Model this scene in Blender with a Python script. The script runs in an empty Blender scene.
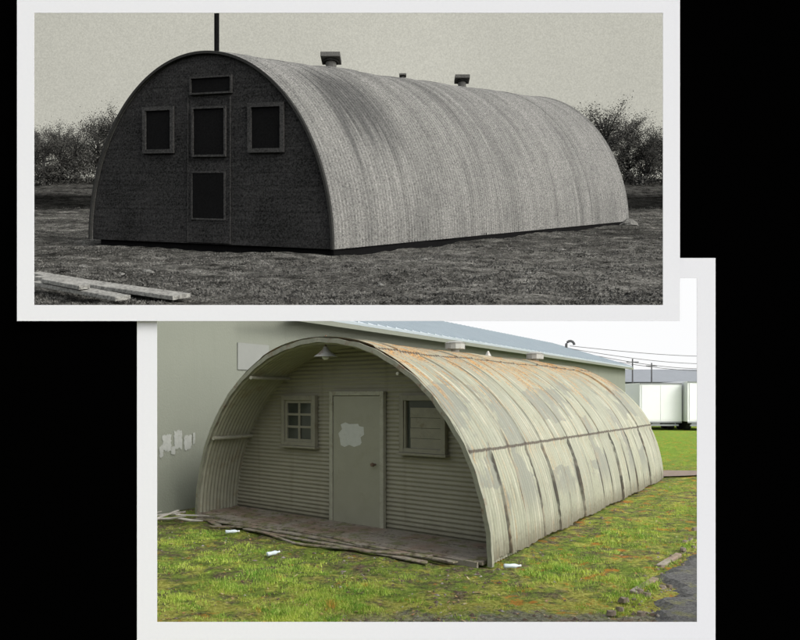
import bpy, bmesh, math, random
import numpy as np
from mathutils import Vector
random.seed(4); rng=np.random.default_rng(7)
scn=bpy.context.scene; col=scn.collection
scn.view_settings.view_transform='Standard'; scn.view_settings.look='None'; scn.view_settings.exposure=0

# ------------------------------------------------------------ materials
class G:
    def __init__(s,nt): s.nt=nt; s.l=nt.links
    def n(s,t): return s.nt.nodes.new(t)
    def put(s,inp,v):
        if isinstance(v,bpy.types.NodeSocket): s.l.new(v,inp)
        elif isinstance(v,(tuple,list)):
            inp.default_value=tuple(v)+((1,) if len(v)==3 and len(inp.default_value)==4 else ())
        else: inp.default_value=v
    def obj(s): return s.n('ShaderNodeTexCoord').outputs['Object']
    def uv(s): return s.n('ShaderNodeTexCoord').outputs['UV']
    def pos(s): return s.n('ShaderNodeNewGeometry').outputs['Position']
    def scale(s,v,sc,loc=(0,0,0)):
        m=s.n('ShaderNodeMapping'); s.l.new(v,m.inputs['Vector']); m.inputs['Scale'].default_value=sc; m.inputs['Location'].default_value=loc; return m.outputs[0]
    def noise(s,v,scale=1,detail=4,rough=.55,dist=0):
        n=s.n('ShaderNodeTexNoise'); s.l.new(v,n.inputs['Vector']); n.inputs['Scale'].default_value=scale
        n.inputs['Detail'].default_value=detail; n.inputs['Roughness'].default_value=rough; n.inputs['Distortion'].default_value=dist; return n.outputs['Fac']
    def white(s,v):
        n=s.n('ShaderNodeTexWhiteNoise'); n.noise_dimensions='3D'; s.l.new(v,n.inputs['Vector']); return n.outputs['Value']
    def math(s,op,a,b=0.,c=None):
        n=s.n('ShaderNodeMath'); n.operation=op; s.put(n.inputs[0],a); s.put(n.inputs[1],b)
        if c is not None: s.put(n.inputs[2],c)
        return n.outputs[0]
    def step(s,x,a,b):
        n=s.n('ShaderNodeMapRange'); n.interpolation_type='SMOOTHSTEP'; s.put(n.inputs[0],x); n.inputs[1].default_value=a; n.inputs[2].default_value=b
        n.inputs[3].default_value=0; n.inputs[4].default_value=1; return n.outputs[0]
    def mix(s,f,a,b):
        n=s.n('ShaderNodeMix'); n.data_type='RGBA'; s.put(n.inputs[0],f); s.put(n.inputs[6],a); s.put(n.inputs[7],b); return n.outputs[2]
    def mul(s,a,f):
        n=s.n('ShaderNodeMix'); n.data_type='RGBA'; n.blend_type='MULTIPLY'; n.inputs[0].default_value=1; s.put(n.inputs[6],a)
        c=s.n('ShaderNodeCombineColor')
        for i in range(3): s.put(c.inputs[i],f)
        s.l.new(c.outputs[0],n.inputs[7]); return n.outputs[2]
    def xyz(s,v):
        n=s.n('ShaderNodeSeparateXYZ'); s.l.new(v,n.inputs[0]); return n.outputs
    def comb(s,a,b,c=0.):
        n=s.n('ShaderNodeCombineXYZ'); s.put(n.inputs[0],a); s.put(n.inputs[1],b); s.put(n.inputs[2],c); return n.outputs[0]
def mat(name,fn,rough=.85,spec=.3,metal=0,bump=.3,dist=.02):
    m=bpy.data.materials.new(name); m.use_nodes=True; nt=m.node_tree; b=nt.nodes['Principled BSDF']; g=G(nt)
    r=fn(g); h=None
    if isinstance(r,tuple) and len(r)==2: r,h=r
    g.put(b.inputs['Base Color'],r); b.inputs['Roughness'].default_value=rough
    b.inputs['Specular IOR Level'].default_value=spec; b.inputs['Metallic'].default_value=metal
    if h is not None:
        bp=g.n('ShaderNodeBump'); bp.inputs['Strength'].default_value=bump; bp.inputs['Distance'].default_value=dist
        g.put(bp.inputs['Height'],h); g.l.new(bp.outputs[0],b.inputs['Normal'])
    return m
def simple(name,c,var=.25,scale=6,rough=.8,spec=.3,metal=0,dirt=None):
    def fn(g):
        o=g.obj(); a=g.noise(o,scale,6,.6); b=g.noise(o,scale*.15,3)
        f=g.math('ADD',g.math('MULTIPLY',a,var*1.4),g.math('MULTIPLY',b,var*.8)); f=g.math('ADD',f,1-var*1.1)
        cc=g.mul(c,f)
        if dirt: cc=g.mix(g.step(g.noise(o,scale*.6,7,.7),.52,.7),cc,dirt)
        return cc,a
    return mat(name,fn,rough,spec,metal)
def grainy(name,c,grain=.35,gs=3.5,big=.3,bs=.12,rough=.95):
    def fn(g):
        o=g.obj(); a=g.noise(o,gs,2,.7); b=g.noise(o,bs,5,.6)
        f=g.math('ADD',g.math('MULTIPLY',g.math('SUBTRACT',a,.5),grain*4),g.math('MULTIPLY',g.math('SUBTRACT',b,.5),big*3))
        f=g.math('MAXIMUM',g.math('ADD',f,1.),.15)
        return g.mul(c,f),a
    return mat(name,fn,rough,.1)
def emis(name,fn):
    m=bpy.data.materials.new(name); m.use_nodes=True; nt=m.node_tree; nt.nodes.clear(); g=G(nt)
    e=g.n('ShaderNodeEmission'); o=g.n('ShaderNodeOutputMaterial'); g.put(e.inputs[0],fn(g)); nt.links.new(e.outputs[0],o.inputs[0]); return m

# ------------------------------------------------------------ object helpers
ROOT={}
def thing(name,loc,label,cat,group=None):
    e=bpy.data.objects.new(name,None); e.location=loc; e.empty_display_size=.3; col.objects.link(e)
    e["label"]=label; e["category"]=cat
    if group: e["group"]=group
    ROOT[e.name]=np.array(loc,float); return e
def mk(name,V,F,m,parent=None,origin=(0,0,0),uv=None,smooth=False,bevel=0,label=None,cat=None,kind=None,group=None):
    V=np.asarray(V,float)
    org=ROOT[parent.name] if parent else np.array(origin,float)
    me=bpy.data.meshes.new(name)
    if isinstance(F,np.ndarray): fast(me,V-org,F)
    else: me.from_pydata((V-org).tolist(),[],[tuple(int(i) for i in f) for f in F])
    if uv is not None:
        l=me.uv_layers.new(name='UVMap'); idx=np.empty(len(me.loops),int); me.loops.foreach_get('vertex_index',idx)
        l.data.foreach_set('uv',np.asarray(uv,np.float32)[idx].ravel())
    if smooth: me.polygons.foreach_set('use_smooth',[True]*len(me.polygons))
    me.materials.append(m); me.update()
    o=bpy.data.objects.new(name,me); col.objects.link(o)
    if parent: o.parent=parent; ROOT[o.name]=org
    else: o.location=org; ROOT[o.name]=org
    if bevel:
        b=o.modifiers.new('b','BEVEL'); b.width=bevel; b.segments=2; b.limit_method='ANGLE'
    if label: o["label"]=label
    if cat: o["category"]=cat
    if kind: o["kind"]=kind
    if group: o["group"]=group
    return o
def fast(me,V,F):
    n,k=F.shape
    me.vertices.add(len(V)); me.vertices.foreach_set('co',np.asarray(V,np.float32).ravel())
    me.loops.add(n*k); me.loops.foreach_set('vertex_index',F.astype(np.int32).ravel())
    me.polygons.add(n); me.polygons.foreach_set('loop_start',np.arange(0,n*k,k,dtype=np.int32)); me.polygons.foreach_set('loop_total',np.full(n,k,dtype=np.int32))
    me.update(calc_edges=True)
class B:
    def __init__(s): s.V=[]; s.F=[]
    def add(s,v,f):
        k=len(s.V); s.V+= [tuple(p) for p in v]; s.F+=[tuple(i+k for i in q) for q in f]; return s
    def obox(s,c,a,b,d):
        c,a,b,d=[np.array(q,float) for q in (c,a,b,d)]
        v=[c+i*a+j*b+k*d for i in(-1,1) for j in(-1,1) for k in(-1,1)]
        f=[(0,1,3,2),(4,6,7,5),(0,4,5,1),(2,3,7,6),(0,2,6,4),(1,5,7,3)]
        if np.dot(np.cross(a,b),d)<0: f=[q[::-1] for q in f]
        return s.add(v,f)
    def box(s,x0,x1,y0,y1,z0,z1):
        return s.obox(((x0+x1)/2,(y0+y1)/2,(z0+z1)/2),((x1-x0)/2,0,0),(0,(y1-y0)/2,0),(0,0,(z1-z0)/2))
    def tube(s,pts,rad,n=8,cap=True):
        pts=[np.array(p,float) for p in pts]
        if not hasattr(rad,'__len__'): rad=[rad]*len(pts)
        V=[];F=[]
        for i,p in enumerate(pts):
            t=pts[min(i+1,len(pts)-1)]-pts[max(i-1,0)]; t/=np.linalg.norm(t)+1e-9
            up=np.array((0,0,1.)) if abs(t[2])<.9 else np.array((1.,0,0))
            a=np.cross(t,up); a/=np.linalg.norm(a); b=np.cross(a,t)
            for j in range(n):
                q=2*math.pi*j/n; V.append(p+rad[i]*(math.cos(q)*a+math.sin(q)*b))
        for i in range(len(pts)-1):
            for j in range(n):
                F.append((i*n+j,i*n+(j+1)%n,(i+1)*n+(j+1)%n,(i+1)*n+j))
        if cap: F.append(tuple(range(n))[::-1]); F.append(tuple((len(pts)-1)*n+j for j in range(n)))
        return s.add(V,F)
    def mk(s,name,m,**k): return mk(name,s.V,s.F,m,**k)
def grid(x0,x1,y0,y1,nx,ny,zf):
    xs=np.linspace(x0,x1,nx); ys=np.linspace(y0,y1,ny); X,Y=np.meshgrid(xs,ys); Z=zf(X,Y)
    V=np.stack([X,Y,Z],-1).reshape(-1,3); i=np.arange(nx*ny).reshape(ny,nx)
    F=np.stack([i[:-1,:-1],i[:-1,1:],i[1:,1:],i[1:,:-1]],-1).reshape(-1,4); return V,F
def copy_thing(root,loc,scale=1,rotz=0,label=None):
    r=root.copy(); col.objects.link(r); r.location=loc; r.scale=(scale,)*3; r.rotation_euler=(0,0,rotz); mp={root:r}
    if label: r["label"]=label
    for c in [c for c in root.children_recursive]:
        d=c.copy(); col.objects.link(d); d.parent=mp[c.parent]; mp[c]=d
    return r

CAMH=1.9
# ------------------------------------------------------------ camera, world, sun
cd=bpy.data.cameras.new('camera'); cam=bpy.data.objects.new('camera',cd); col.objects.link(cam); scn.camera=cam
cam.location=(0,0,CAMH); cam.rotation_euler=(math.radians(90),0,0)
cd.sensor_width=36; cd.lens=36*740/800; cd.shift_y=78/800; cd.clip_end=3000; cd.clip_start=.05
sd=Vector((.66,-.42,.66)).normalized()
w=bpy.data.worlds.new('World'); scn.world=w; w.use_nodes=True; nt=w.node_tree
sky=nt.nodes.new('ShaderNodeTexSky'); sky.sky_type='NISHITA'; sky.sun_disc=False
sky.sun_elevation=math.asin(sd.z); sky.sun_rotation=math.atan2(sd.x,sd.y); sky.dust_density=4; sky.air_density=1
hs=nt.nodes.new('ShaderNodeHueSaturation'); hs.inputs['Saturation'].default_value=.22; hs.inputs['Value'].default_value=2.0
nt.links.new(sky.outputs[0],hs.inputs['Color']); nt.links.new(hs.outputs[0],nt.nodes['Background'].inputs[0]); nt.nodes['Background'].inputs[1].default_value=.15
sl=bpy.data.lights.new('sun','SUN'); so=bpy.data.objects.new('sun',sl); col.objects.link(so)
sl.energy=.8; sl.angle=math.radians(18); sl.color=(1,.97,.93); so.rotation_euler=sd.to_track_quat('Z','Y').to_euler(); so.location=(10,-5,20)

# ------------------------------------------------------------ display wall and mats
D=4.5; k=D/740
def wx(u,kk=k): return (u-400)*kk
def wz(v,kk=k): return CAMH+(398-v)*kk
black=mat('black_paint',lambda g:(.0004,.0004,.0004),1,0)
whitem=mat('mat_board',lambda g:g.mul((.61,.615,.638),g.math('ADD',.97,g.math('MULTIPLY',g.noise(g.obj(),60,3),.05))),.9,.1)
b=B(); xs=[-400,26,147,671,706,1200]; ys=[-25,5,268,313,631,710.5]
for i in range(5):
    for j in range(5):
        x=(xs[i]+xs[i+1])/2; y=(ys[j]+ys[j+1])/2
        if (26<x<671 and 5<y<313) or (147<x<706 and 313<y<631) or (671<x<706 and 268<y<313): continue
        b.add([(wx(xs[i]),D,wz(ys[j+1])),(wx(xs[i+1]),D,wz(ys[j+1])),(wx(xs[i+1]),D,wz(ys[j])),(wx(xs[i]),D,wz(ys[j]))],[(0,1,2,3)])
o=b.mk('display_wall',black,origin=(0,D,0),label="matt black display wall with two cut picture openings",cat="wall")
def bar(bb,u0,u1,v0,v1,Y0,Y1):
    kk=Y0/740; bb.box(wx(u0,kk),wx(u1,kk),Y0,Y1,wz(v1,kk),wz(v0,kk))
t=thing('picture_frame',(wx(348),D-.045,wz(321)),"white mat board frame around old monochrome hut view","frame","white picture frames")
b=B()
for q in ((17,34,-3,321),(663,680,-3,321),(34,663,-3,13),(34,663,305,321)): bar(b,*q,D-.045,D-.042)
b.mk('frame_board',whitem,parent=t)
t=thing('picture_frame',(wx(426),D-.01,wz(640)),"white mat board frame around colour view of the hut","frame","white picture frames")
b=B()
for q in ((137,157,312,645),(697,715.5,258,645),(157,697,622,645),(673,697,258,278)): bar(b,*q,D-.01,D-.007)
b.mk('frame_board',whitem,parent=t)

# ============================================================ COLOUR SCENE
LB=np.array((-3.30,12.02)); RB=np.array((1.034,8.32)); C=(LB+RB)/2; WH=(LB-RB)/2; EL=np.array((5.1,8.8)); LEN=np.linalg.norm(EL); ELu=EL/LEN
S1=dict(C=C,wh=WH,el=EL,H=2.71,h0=0.0,g=lambda y:0*y,R=2.8)
def arch(S,th,l,off=0):
    c=np.cos(th); s=np.sin(th); r=1+off/S['R']
    x=S['C'][0]+c*r*S['wh'][0]+l*S['el'][0]; y=S['C'][1]+c*r*S['wh'][1]+l*S['el'][1]
    return np.stack([x,y,S['g'](y)+S['h0']+(S['H']+off)*s],-1)
def shell(S,l0,l1,nl,nt_,offf,vlen,ulen,th0=0,th1=math.pi):
    ls=np.linspace(l0,l1,nl); ths=np.linspace(th0,th1,nt_); L,T=np.meshgrid(ls,ths,indexing='ij')
    V=arch(S,T,L,offf(T,L)).reshape(-1,3); i=np.arange(nl*nt_).reshape(nl,nt_)
    F=np.stack([i[:-1,:-1],i[1:,:-1],i[1:,1:],i[:-1,1:]],-1).reshape(-1,4)
    UV=np.stack([L*ulen,T/math.pi*vlen],-1).reshape(-1,2); return V,F,UV
PAN=.62
pr=rng.random((40,4))
def off1(T,L):
    m=L*LEN; o=.0055*np.sin(2*math.pi*m/.078)
    d=np.degrees(T); z=np.where(d<28,0,np.where(d<112,1,np.where(d<152,2,3)))
    wob=.045*np.sin(T*7)*np.clip((d-130)/20,0,1)
    f=(m+wob)/PAN; p=np.clip(f.astype(int),0,39); fr=f-np.floor(f)
    o+= (pr[p,z]-.5)*.022
    o+= .024*np.exp(-(fr/.05)**2)*(.4+pr[p,z])*np.where(z==3,1.3,.8)+ .010*np.exp(-((1-fr)/.07)**2)
    o+= np.where((d>152)|(d<28),-.03,np.where((d>66)&(d<112),.015,0))
    o+= .016*np.sin(m*1.3+T*3)*np.sin(T*5+m*.7)*np.sin(T)
    return o
def f_shell(g):
    uv=g.uv(); s=g.xyz(uv); u=s[0]; v=s[1]
    st=g.noise(g.scale(uv,(9,.5,1)),1,7,.68); n2=g.noise(uv,1.3,6,.6); n3=g.noise(uv,14,5,.7); n4=g.noise(g.scale(uv,(14,1.5,1),(3,3,0)),1,5,.6); fine=g.noise(uv,30,4,.7)
    ph=g.math('MULTIPLY',u,2*math.pi/.078); val=g.math('ADD',.5,g.math('MULTIPLY',g.math('SINE',ph),-.5))
    # side laps: same wave as the sheet geometry, with slight ragged noise
    T=g.math('MULTIPLY',v,math.pi/9*7); cl=g.n('ShaderNodeMapRange'); g.put(cl.inputs[0],v); cl.inputs[1].default_value=6.5; cl.inputs[2].default_value=7.5
    wobl=g.math('ADD',g.math('MULTIPLY',g.math('MULTIPLY',g.math('SINE',T),.045),cl.outputs[0]),g.math('MULTIPLY',g.math('SUBTRACT',g.noise(g.scale(uv,(3,1.0,1)),1,3,.5),.5),.05))
    fu=g.math('DIVIDE',g.math('ADD',u,wobl),PAN); low1=g.step(v,7.59,7.61); tone=g.white(g.comb(g.math('FLOOR',fu),low1,1.))
    c=g.mix(n2,(.235,.245,.175),(.33,.335,.25)); c=g.mix(g.math('MULTIPLY',tone,.6),c,(.23,.24,.19)); c=g.mix(g.math('MULTIPLY',g.step(st,.48,.68),.75),c,(.43,.42,.325))
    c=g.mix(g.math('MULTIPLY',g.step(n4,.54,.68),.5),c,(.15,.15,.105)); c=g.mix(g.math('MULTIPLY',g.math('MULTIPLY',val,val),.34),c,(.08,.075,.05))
    c=g.mix(g.math('MULTIPLY',g.step(n3,.56,.66),.3),c,(.16,.14,.095))
    # worn grey patches, softer outlines, drawn out along the ribs
    pn=g.noise(g.scale(uv,(1.8,1.0,1),(4,4,0)),1,7,.6); wob=g.math('MULTIPLY',g.math('SUBTRACT',g.noise(uv,4,5,.65),.5),.12)
    pu=g.math('DIVIDE',g.math('ADD',g.math('ADD',u,wobl),wob),PAN)
    rnd=g.white(g.comb(g.math('FLOOR',pu),g.math('FLOOR',g.math('MULTIPLY',g.math('ADD',v,g.math('MULTIPLY',n2,.8)),1.3)),4.5)); pm=g.math('MULTIPLY',g.step(g.math('ADD',g.math('MULTIPLY',rnd,.35),g.math('MULTIPLY',pn,.9)),.695,.735),g.math('MULTIPLY',g.step(v,5.9,6.4),g.step(v,8.7,8.2)))
    c=g.mix(g.math('MULTIPLY',pm,g.math('ADD',.35,g.math('MULTIPLY',g.step(fine,.3,.6),.35))),c,(.15,.157,.135))
    # rust
    top=g.math('MULTIPLY',g.step(v,2.8,4.4),g.step(v,7.4,5.4)); topw=g.math('MULTIPLY',top,.095)
    rn=g.noise(g.scale(uv,(15,.7,1),(7,2,0)),1,8,.74); brk=g.step(g.noise(g.scale(uv,(3,1,1)),2.2,7,.75),.40,.54)
    r=g.math('MULTIPLY',g.step(g.math('ADD',rn,topw),.55,.615),g.math('MULTIPLY',brk,g.math('ADD',.35,g.math('MULTIPLY',top,.6))))
    c=g.mix(r,c,g.mix(g.step(fine,.35,.65),(.17,.075,.02),(.50,.26,.06)))
    r2=g.math('MULTIPLY',g.step(g.noise(g.scale(uv,(3.4,.8,1)),2.2,9,.8),.565,.625),g.math('ADD',.08,g.math('MULTIPLY',top,.75))); c=g.mix(r2,c,g.mix(n3,(.26,.12,.03),(.46,.27,.09)))
    # laps: thin continuous dark lines
    fr=g.math('FRACT',fu); e=g.math('MINIMUM',fr,g.math('SUBTRACT',1.,fr)); sm=g.math('SUBTRACT',1.,g.step(g.math('ADD',e,g.math('MULTIPLY',g.math('SUBTRACT',n4,.5),.03)),.010,.032)); lw=g.math('ADD',.50,g.math('MULTIPLY',g.step(v,7.3,7.7),.40))
    c=g.mix(g.math('MULTIPLY',g.math('MULTIPLY',sm,lw),g.math('ADD',.55,g.math('MULTIPLY',g.step(g.noise(uv,1.5,4,.6),.40,.55),.45))),c,(.028,.024,.017))
    rl=g.math('SUBTRACT',1.,g.step(g.math('ABSOLUTE',g.math('SUBTRACT',fr,.06)),.0,.09)); c=g.mix(g.math('MULTIPLY',g.math('MULTIPLY',rl,g.step(n4,.42,.6)),.45),c,(.24,.13,.05))
    for vv,wd in ((5.55,.035),(7.6,.028)):
        d=g.math('ABSOLUTE',g.math('SUBTRACT',g.math('ADD',v,g.math('MULTIPLY',g.math('SUBTRACT',n4,.5),.05)),vv)); c=g.mix(g.math('MULTIPLY',g.math('SUBTRACT',1.,g.step(d,.010,wd)),.85),c,(.05,.036,.025))
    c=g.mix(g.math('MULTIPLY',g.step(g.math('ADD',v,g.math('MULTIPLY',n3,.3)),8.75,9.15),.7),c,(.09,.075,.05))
    return g.mul(c,g.math('ADD',.84,g.math('MULTIPLY',fine,.34))),n3
m_shell=mat('weathered_painted_metal',f_shell,.62,.3,0,.25,.01)
m_lin=simple('olive_lining_paint',(.29,.285,.215),.3,5,.7,.3,dirt=(.22,.19,.125))
def f_side(g):
    o=g.obj(); a=g.noise(o,3,6,.6); b_=g.noise(g.scale(o,(6,6,.4)),1,6,.65)
    c=g.mix(a,(.235,.225,.165),(.30,.287,.215)); c=g.mix(g.math('MULTIPLY',g.step(b_,.5,.75),.5),c,(.17,.155,.105))
    z=g.xyz(o)[2]; c=g.mix(g.math('MULTIPLY',g.step(g.math('ADD',z,g.math('MULTIPLY',a,.3)),.4,.12),.6),c,(.14,.125,.085)); return c,a
m_side=mat('olive_corrugated_siding',f_side,.6,.3)
m_wfr=simple('olive_window_paint',(.225,.215,.16),.3,9,.65,.3,dirt=(.17,.15,.10))
m_trim=simple('weathered_trim_paint',(.32,.315,.245),.35,12,.7,dirt=(.21,.19,.13))
m_door=simple('olive_door_paint',(.275,.27,.205),.15,4,.42,.4,dirt=(.25,.245,.18))
m_glass=mat('dark_window_glass',lambda g:g.mix(g.noise(g.obj(),4,2),(.02,.025,.02),(.06,.065,.05)),.12,.5)
m_rust=simple('rusty_steel',(.15,.10,.07),.5,20,.8,dirt=(.1,.06,.04))
m_dkst=simple('dark_weathered_steel',(.07,.07,.07),.3,20,.8)
m_metal=simple('dull_grey_metal',(.33,.33,.30),.3,10,.5,.5,.3,dirt=(.2,.13,.08))
m_white=simple('white_enamel',(.80,.81,.82),.06,3,.4)
m_patch=simple('pale_touch_up_paint',(.50,.51,.46),.12,14,.6,dirt=(.42,.43,.38))
m_smear=simple('faded_paint_smear',(.28,.29,.265),.3,14,.7,dirt=(.20,.21,.175))
hut=thing('quonset_hut',(C[0]+EL[0]/2,C[1]+EL[1]/2,0),"pale green rusty corrugated arched hut on weedy grass","hut")
V,F,UV=shell(S1,0,1,int(LEN/.078*6)+1,110,off1,9.0,LEN)
V=V.reshape(-1,110,3); hem=.03+.015*np.sin(np.arange(V.shape[0])*.05)+.008*np.sin(np.arange(V.shape[0])*.31); V[:,-1,2]+=hem; V[:,0,2]+=hem; V=V.reshape(-1,3)
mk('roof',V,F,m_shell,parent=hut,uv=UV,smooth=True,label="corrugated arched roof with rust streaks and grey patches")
V,F,UV=shell(S1,.002,.11,110,60,lambda T,L:-.06+.013*np.sin(2*math.pi*L*LEN/.078),9,LEN)
mk('porch_lining',V,F,m_lin,parent=hut,uv=UV,smooth=True)
V=[];F=[]; nn=90
for i in range(nn+1):
    th=math.pi*i/nn
    for (o_,l_) in ((.012,-.0025),(.012,.003),(-.050,.003),(-.050,-.0025)):
        V.append(arch(S1,np.float64(th),l_,o_+.005*math.sin(i*1.7)+.004*math.sin(i*.6)))
for i in range(nn):
    for j in range(4): F.append((i*4+j,i*4+(j+1)%4,(i+1)*4+(j+1)%4,(i+1)*4+j))
F+= [(0,1,2,3),tuple(nn*4+j for j in (3,2,1,0))]
m_rim=simple('worn_arch_edge',(.25,.25,.19),.5,9,.7,dirt=(.17,.10,.06))
mk('arch_rim',V,F,m_rim,parent=hut)
INS=.9; WL=LB+INS*ELu; WV=RB-LB; WW=np.linalg.norm(WV); UX=WV/WW; NN=np.array((UX[1],-UX[0]))
if np.dot(NN,-WL)<0: NN=-NN
def wp(s,z,d): p=WL+UX*s+NN*d; return np.array((p[0],p[1],z))
def wbox(bb,s0,s1,z0,z1,d0,d1):
    c=(wp(s0,z0,d0)+wp(s1,z1,d1))/2; bb.obox(c,np.append(UX*(s1-s0)/2,0),np.append(NN*(d1-d0)/2,0),(0,0,(z1-z0)/2)); return bb
def endwall(wp_,Wd,H,rows,amp,wave,shr,cols=2):
    V=[];F=[]
    for i in range(rows+1):
        z=H*(i/rows); hw=(Wd/2-shr)*math.sqrt(max(0,1-(z/H)**2))
        d=amp*math.sin(2*math.pi*z/wave)
        for j in range(cols+1): V.append(wp_(Wd/2-hw+2*hw*j/cols,z,d))
    for i in range(rows):
        for j in range(cols):
            a=i*(cols+1)+j; F.append((a,a+1,a+cols+2,a+cols+1))
    return V,F
V,F=endwall(wp,WW,2.66,330,.010,.062,.05)
mk('end_wall',V,F,m_side,parent=hut,smooth=True)
d0s=2.408; d1s=3.503
dr=wbox(B(),d0s+.075,d1s-.075,.03,1.93,.03,.065).mk('door',m_door,parent=hut,bevel=.004,label="flat olive door with pale paint patch")
b=B(); wbox(b,d0s,d0s+.07,0,2.0,.02,.085); wbox(b,d1s-.07,d1s,0,2.0,.02,.085); wbox(b,d0s+.0705,d1s-.0705,1.935,2.0,.02,.085); wbox(b,d0s+.0705,d1s-.0705,-.0,.028,.02,.12)
b.mk('door_frame',m_trim,parent=dr,bevel=.006)
pts=[(.02,.0),(.1,-.03),(.2,.01),(.3,-.02),(.42,.02),(.45,.06),(.43,.15),(.5,.2),(.49,.33),(.4,.34),(.38,.38),(.2,.37),(.12,.40),(.02,.36),(.05,.28),(-.03,.2),(.0,.12)]
mk('paint_patch',[wp(2.62+a,1.20+c*.85,.068) for a,c in pts],[tuple(range(len(pts)))],m_patch,parent=dr)
b=B(); b.tube([wp(3.34,.95,.06),wp(3.34,.95,.12)],.014,8); b.tube([wp(3.34,.95,.12),wp(3.34,.95,.15)],[.03,.025],10); b.mk('door_knob',m_rust,parent=dr)
def window(s0,s1,z0,z1,kind):
    b=B(); fw=.075
    wbox(b,s0,s0+fw,z0,z1,.02,.09); wbox(b,s1-fw,s1,z0,z1,.02,.09); wbox(b,s0+fw+.0005,s1-fw-.0005,z1-fw,z1,.02,.09)
    wbox(b,s0-.03,s1+.03,z0-.035,z0-.001,.02,.12); wbox(b,s0+fw+.0005,s1-fw-.0005,z0+.001,z0+fw*.8,.02,.085)
    fr=b.mk('window',m_wfr,parent=hut,bevel=.005,label="small square window in an olive wooden frame")
    wbox(B(),s0+fw,s1-fw,z0+fw*.8,z1-fw,.02,.03).mk('window_pane',m_glass,parent=fr)
    b=B(); a0=s0+fw+.001;a1=s1-fw-.001;c0=z0+fw*.8+.001;c1=z1-fw-.001
    if kind==0:
        sm=(a0+a1)/2
        for q in ((a0,a0+.045,c0,c1),(a1-.045,a1,c0,c1),(a0+.045,a1-.045,c0,c0+.045),(a0+.045,a1-.045,c1-.045,c1)): wbox(b,*q,.031,.06)
        H_=c1-c0; zr=[c0+H_*.36,c0+H_*.66]
        for zm in zr: wbox(b,a0+.045,a1-.045,zm-.018,zm+.018,.031,.055)
        for za,zb in ((c0+.045,zr[0]-.018),(zr[0]+.018,zr[1]-.018),(zr[1]+.018,c1-.045)): wbox(b,sm-.018,sm+.018,za,zb,.031,.055)
        b.mk('sash',m_wfr,parent=fr)
    else:
        n=4
        for i in range(n):
            zz=c0+(c1-.09-c0)*i/n; wbox(b,a0+.10,a1-.01,zz,zz+(c1-.09-c0)/n-.006,.031,.045+.006*(i%2))
        b.mk('boarding',m_wfr,parent=fr)
        wbox(B(),a0,a0+.03,c0,c1,.031,.07).mk('sash',m_wfr,parent=fr)
window(1.302,2.098,1.15,1.94,0); window(3.80,4.60,1.15,1.94,1)
for th,l1_,r in ((29,.9,.03),(58,.9,.027),(122,.35,.02)):
    th=math.radians(th); B().tube([arch(S1,th,-.01/LEN,-.11),arch(S1,th,l1_/LEN,-.11)],r,8).mk('purlin',m_trim,parent=hut)
lp=np.array((-1.03,10.25,2.47))
b=B(); b.tube([lp+(0,0,.14),lp+(0,0,.10),lp+(0,0,.05),lp],[.03,.045,.10,.17],20,False); ls=b.mk('hanging_lamp',m_metal,parent=hut,smooth=True)
B().tube([lp+(0,0,.12),lp+(0,0,.30)],.012,8).mk('lamp_stem',m_rust,parent=ls)
B().tube([lp+(0,0,.03),lp+(0,0,-.02),lp+(0,0,-.04)],[.05,.05,.02],12).mk('bulb',m_white,parent=ls)
def mushroom(name,base,s,m,root):
    z=np.array((0,0,1.))*s; b=B(); b.tube([base-z*.3,base+z*.5],.22*s,14)
    v=b.mk(name,m,parent=root)
    b=B(); b.tube([base+z*.3,base+z*.60],.52*s,12); b.tube([base+z*.605,base+z*.72],[.56*s,.30*s],12)
    b.mk('vent_cap',m,parent=v); return v
for l_,s in ((.425,.36),(.855,.40)):
    mushroom('roof_vent',arch(S1,math.pi/2,l_,.0),s,m_metal,hut)
p=arch(S1,math.pi/2,.578,0); B().tube([p-(0,0,.1),p+(0,0,.06),p+(0,0,.16)],[.07,.07,.015],10).mk('roof_vent',m_metal,parent=hut)
WL2=LB+EL*.985
def wp2(s,z,d): p=WL2+UX*s+NN*d; return np.array((p[0],p[1],z))
V,F=endwall(wp2,WW,2.66,40,0,.078,.05); mk('rear_wall',V,F,m_side,parent=hut)
def f_wood(g):
    o=g.obj(); a=g.noise(g.scale(o,(3,3,20)),1.5,6,.65); b_=g.noise(o,1.4,4)
    c=g.mix(a,(.145,.105,.078),(.30,.235,.18)); c=g.mix(g.step(b_,.42,.6),c,(.25,.225,.185)); c=g.mix(g.math('MULTIPLY',g.step(g.noise(o,5,6,.7),.50,.60),.7),c,(.12,.13,.045)); c=g.mix(g.math('MULTIPLY',g.step(g.noise(o,9,6,.7),.54,.64),.75),c,(.06,.045,.032)); return c,a
m_wood=mat('weathered_timber',f_wood,.9,.2)
dk=thing('porch_deck',tuple((LB+RB)/2)+(0,),"weathered brown plank porch deck under the arch","deck")
b=B(); nb=7
for i in range(nb):
    d0=.0+INS*i/nb
    for (s0,s1) in ((.12,2.6+.5*math.sin(i*2.3)),(2.62+.5*math.sin(i*2.3),WW-.1)):
        c=LB+UX*(s0+s1)/2+ELu*(d0+INS/nb/2-.06); b.obox((c[0],c[1],.03+.012*random.random()),np.append(UX*(s1-s0)/2,random.uniform(-.006,.006)),np.append(ELu*(INS/nb/2-.006),0),(0,0,.02))
b.mk('planks',m_wood,parent=dk,bevel=.004)
b=B(); c=LB+UX*WW/2-ELu*.09; b.obox((c[0],c[1],.015),np.append(UX*(WW/2-.15),0),np.append(ELu*.02,0),(0,0,.035)); b.mk('edge_beam',m_wood,parent=dk)
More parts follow.
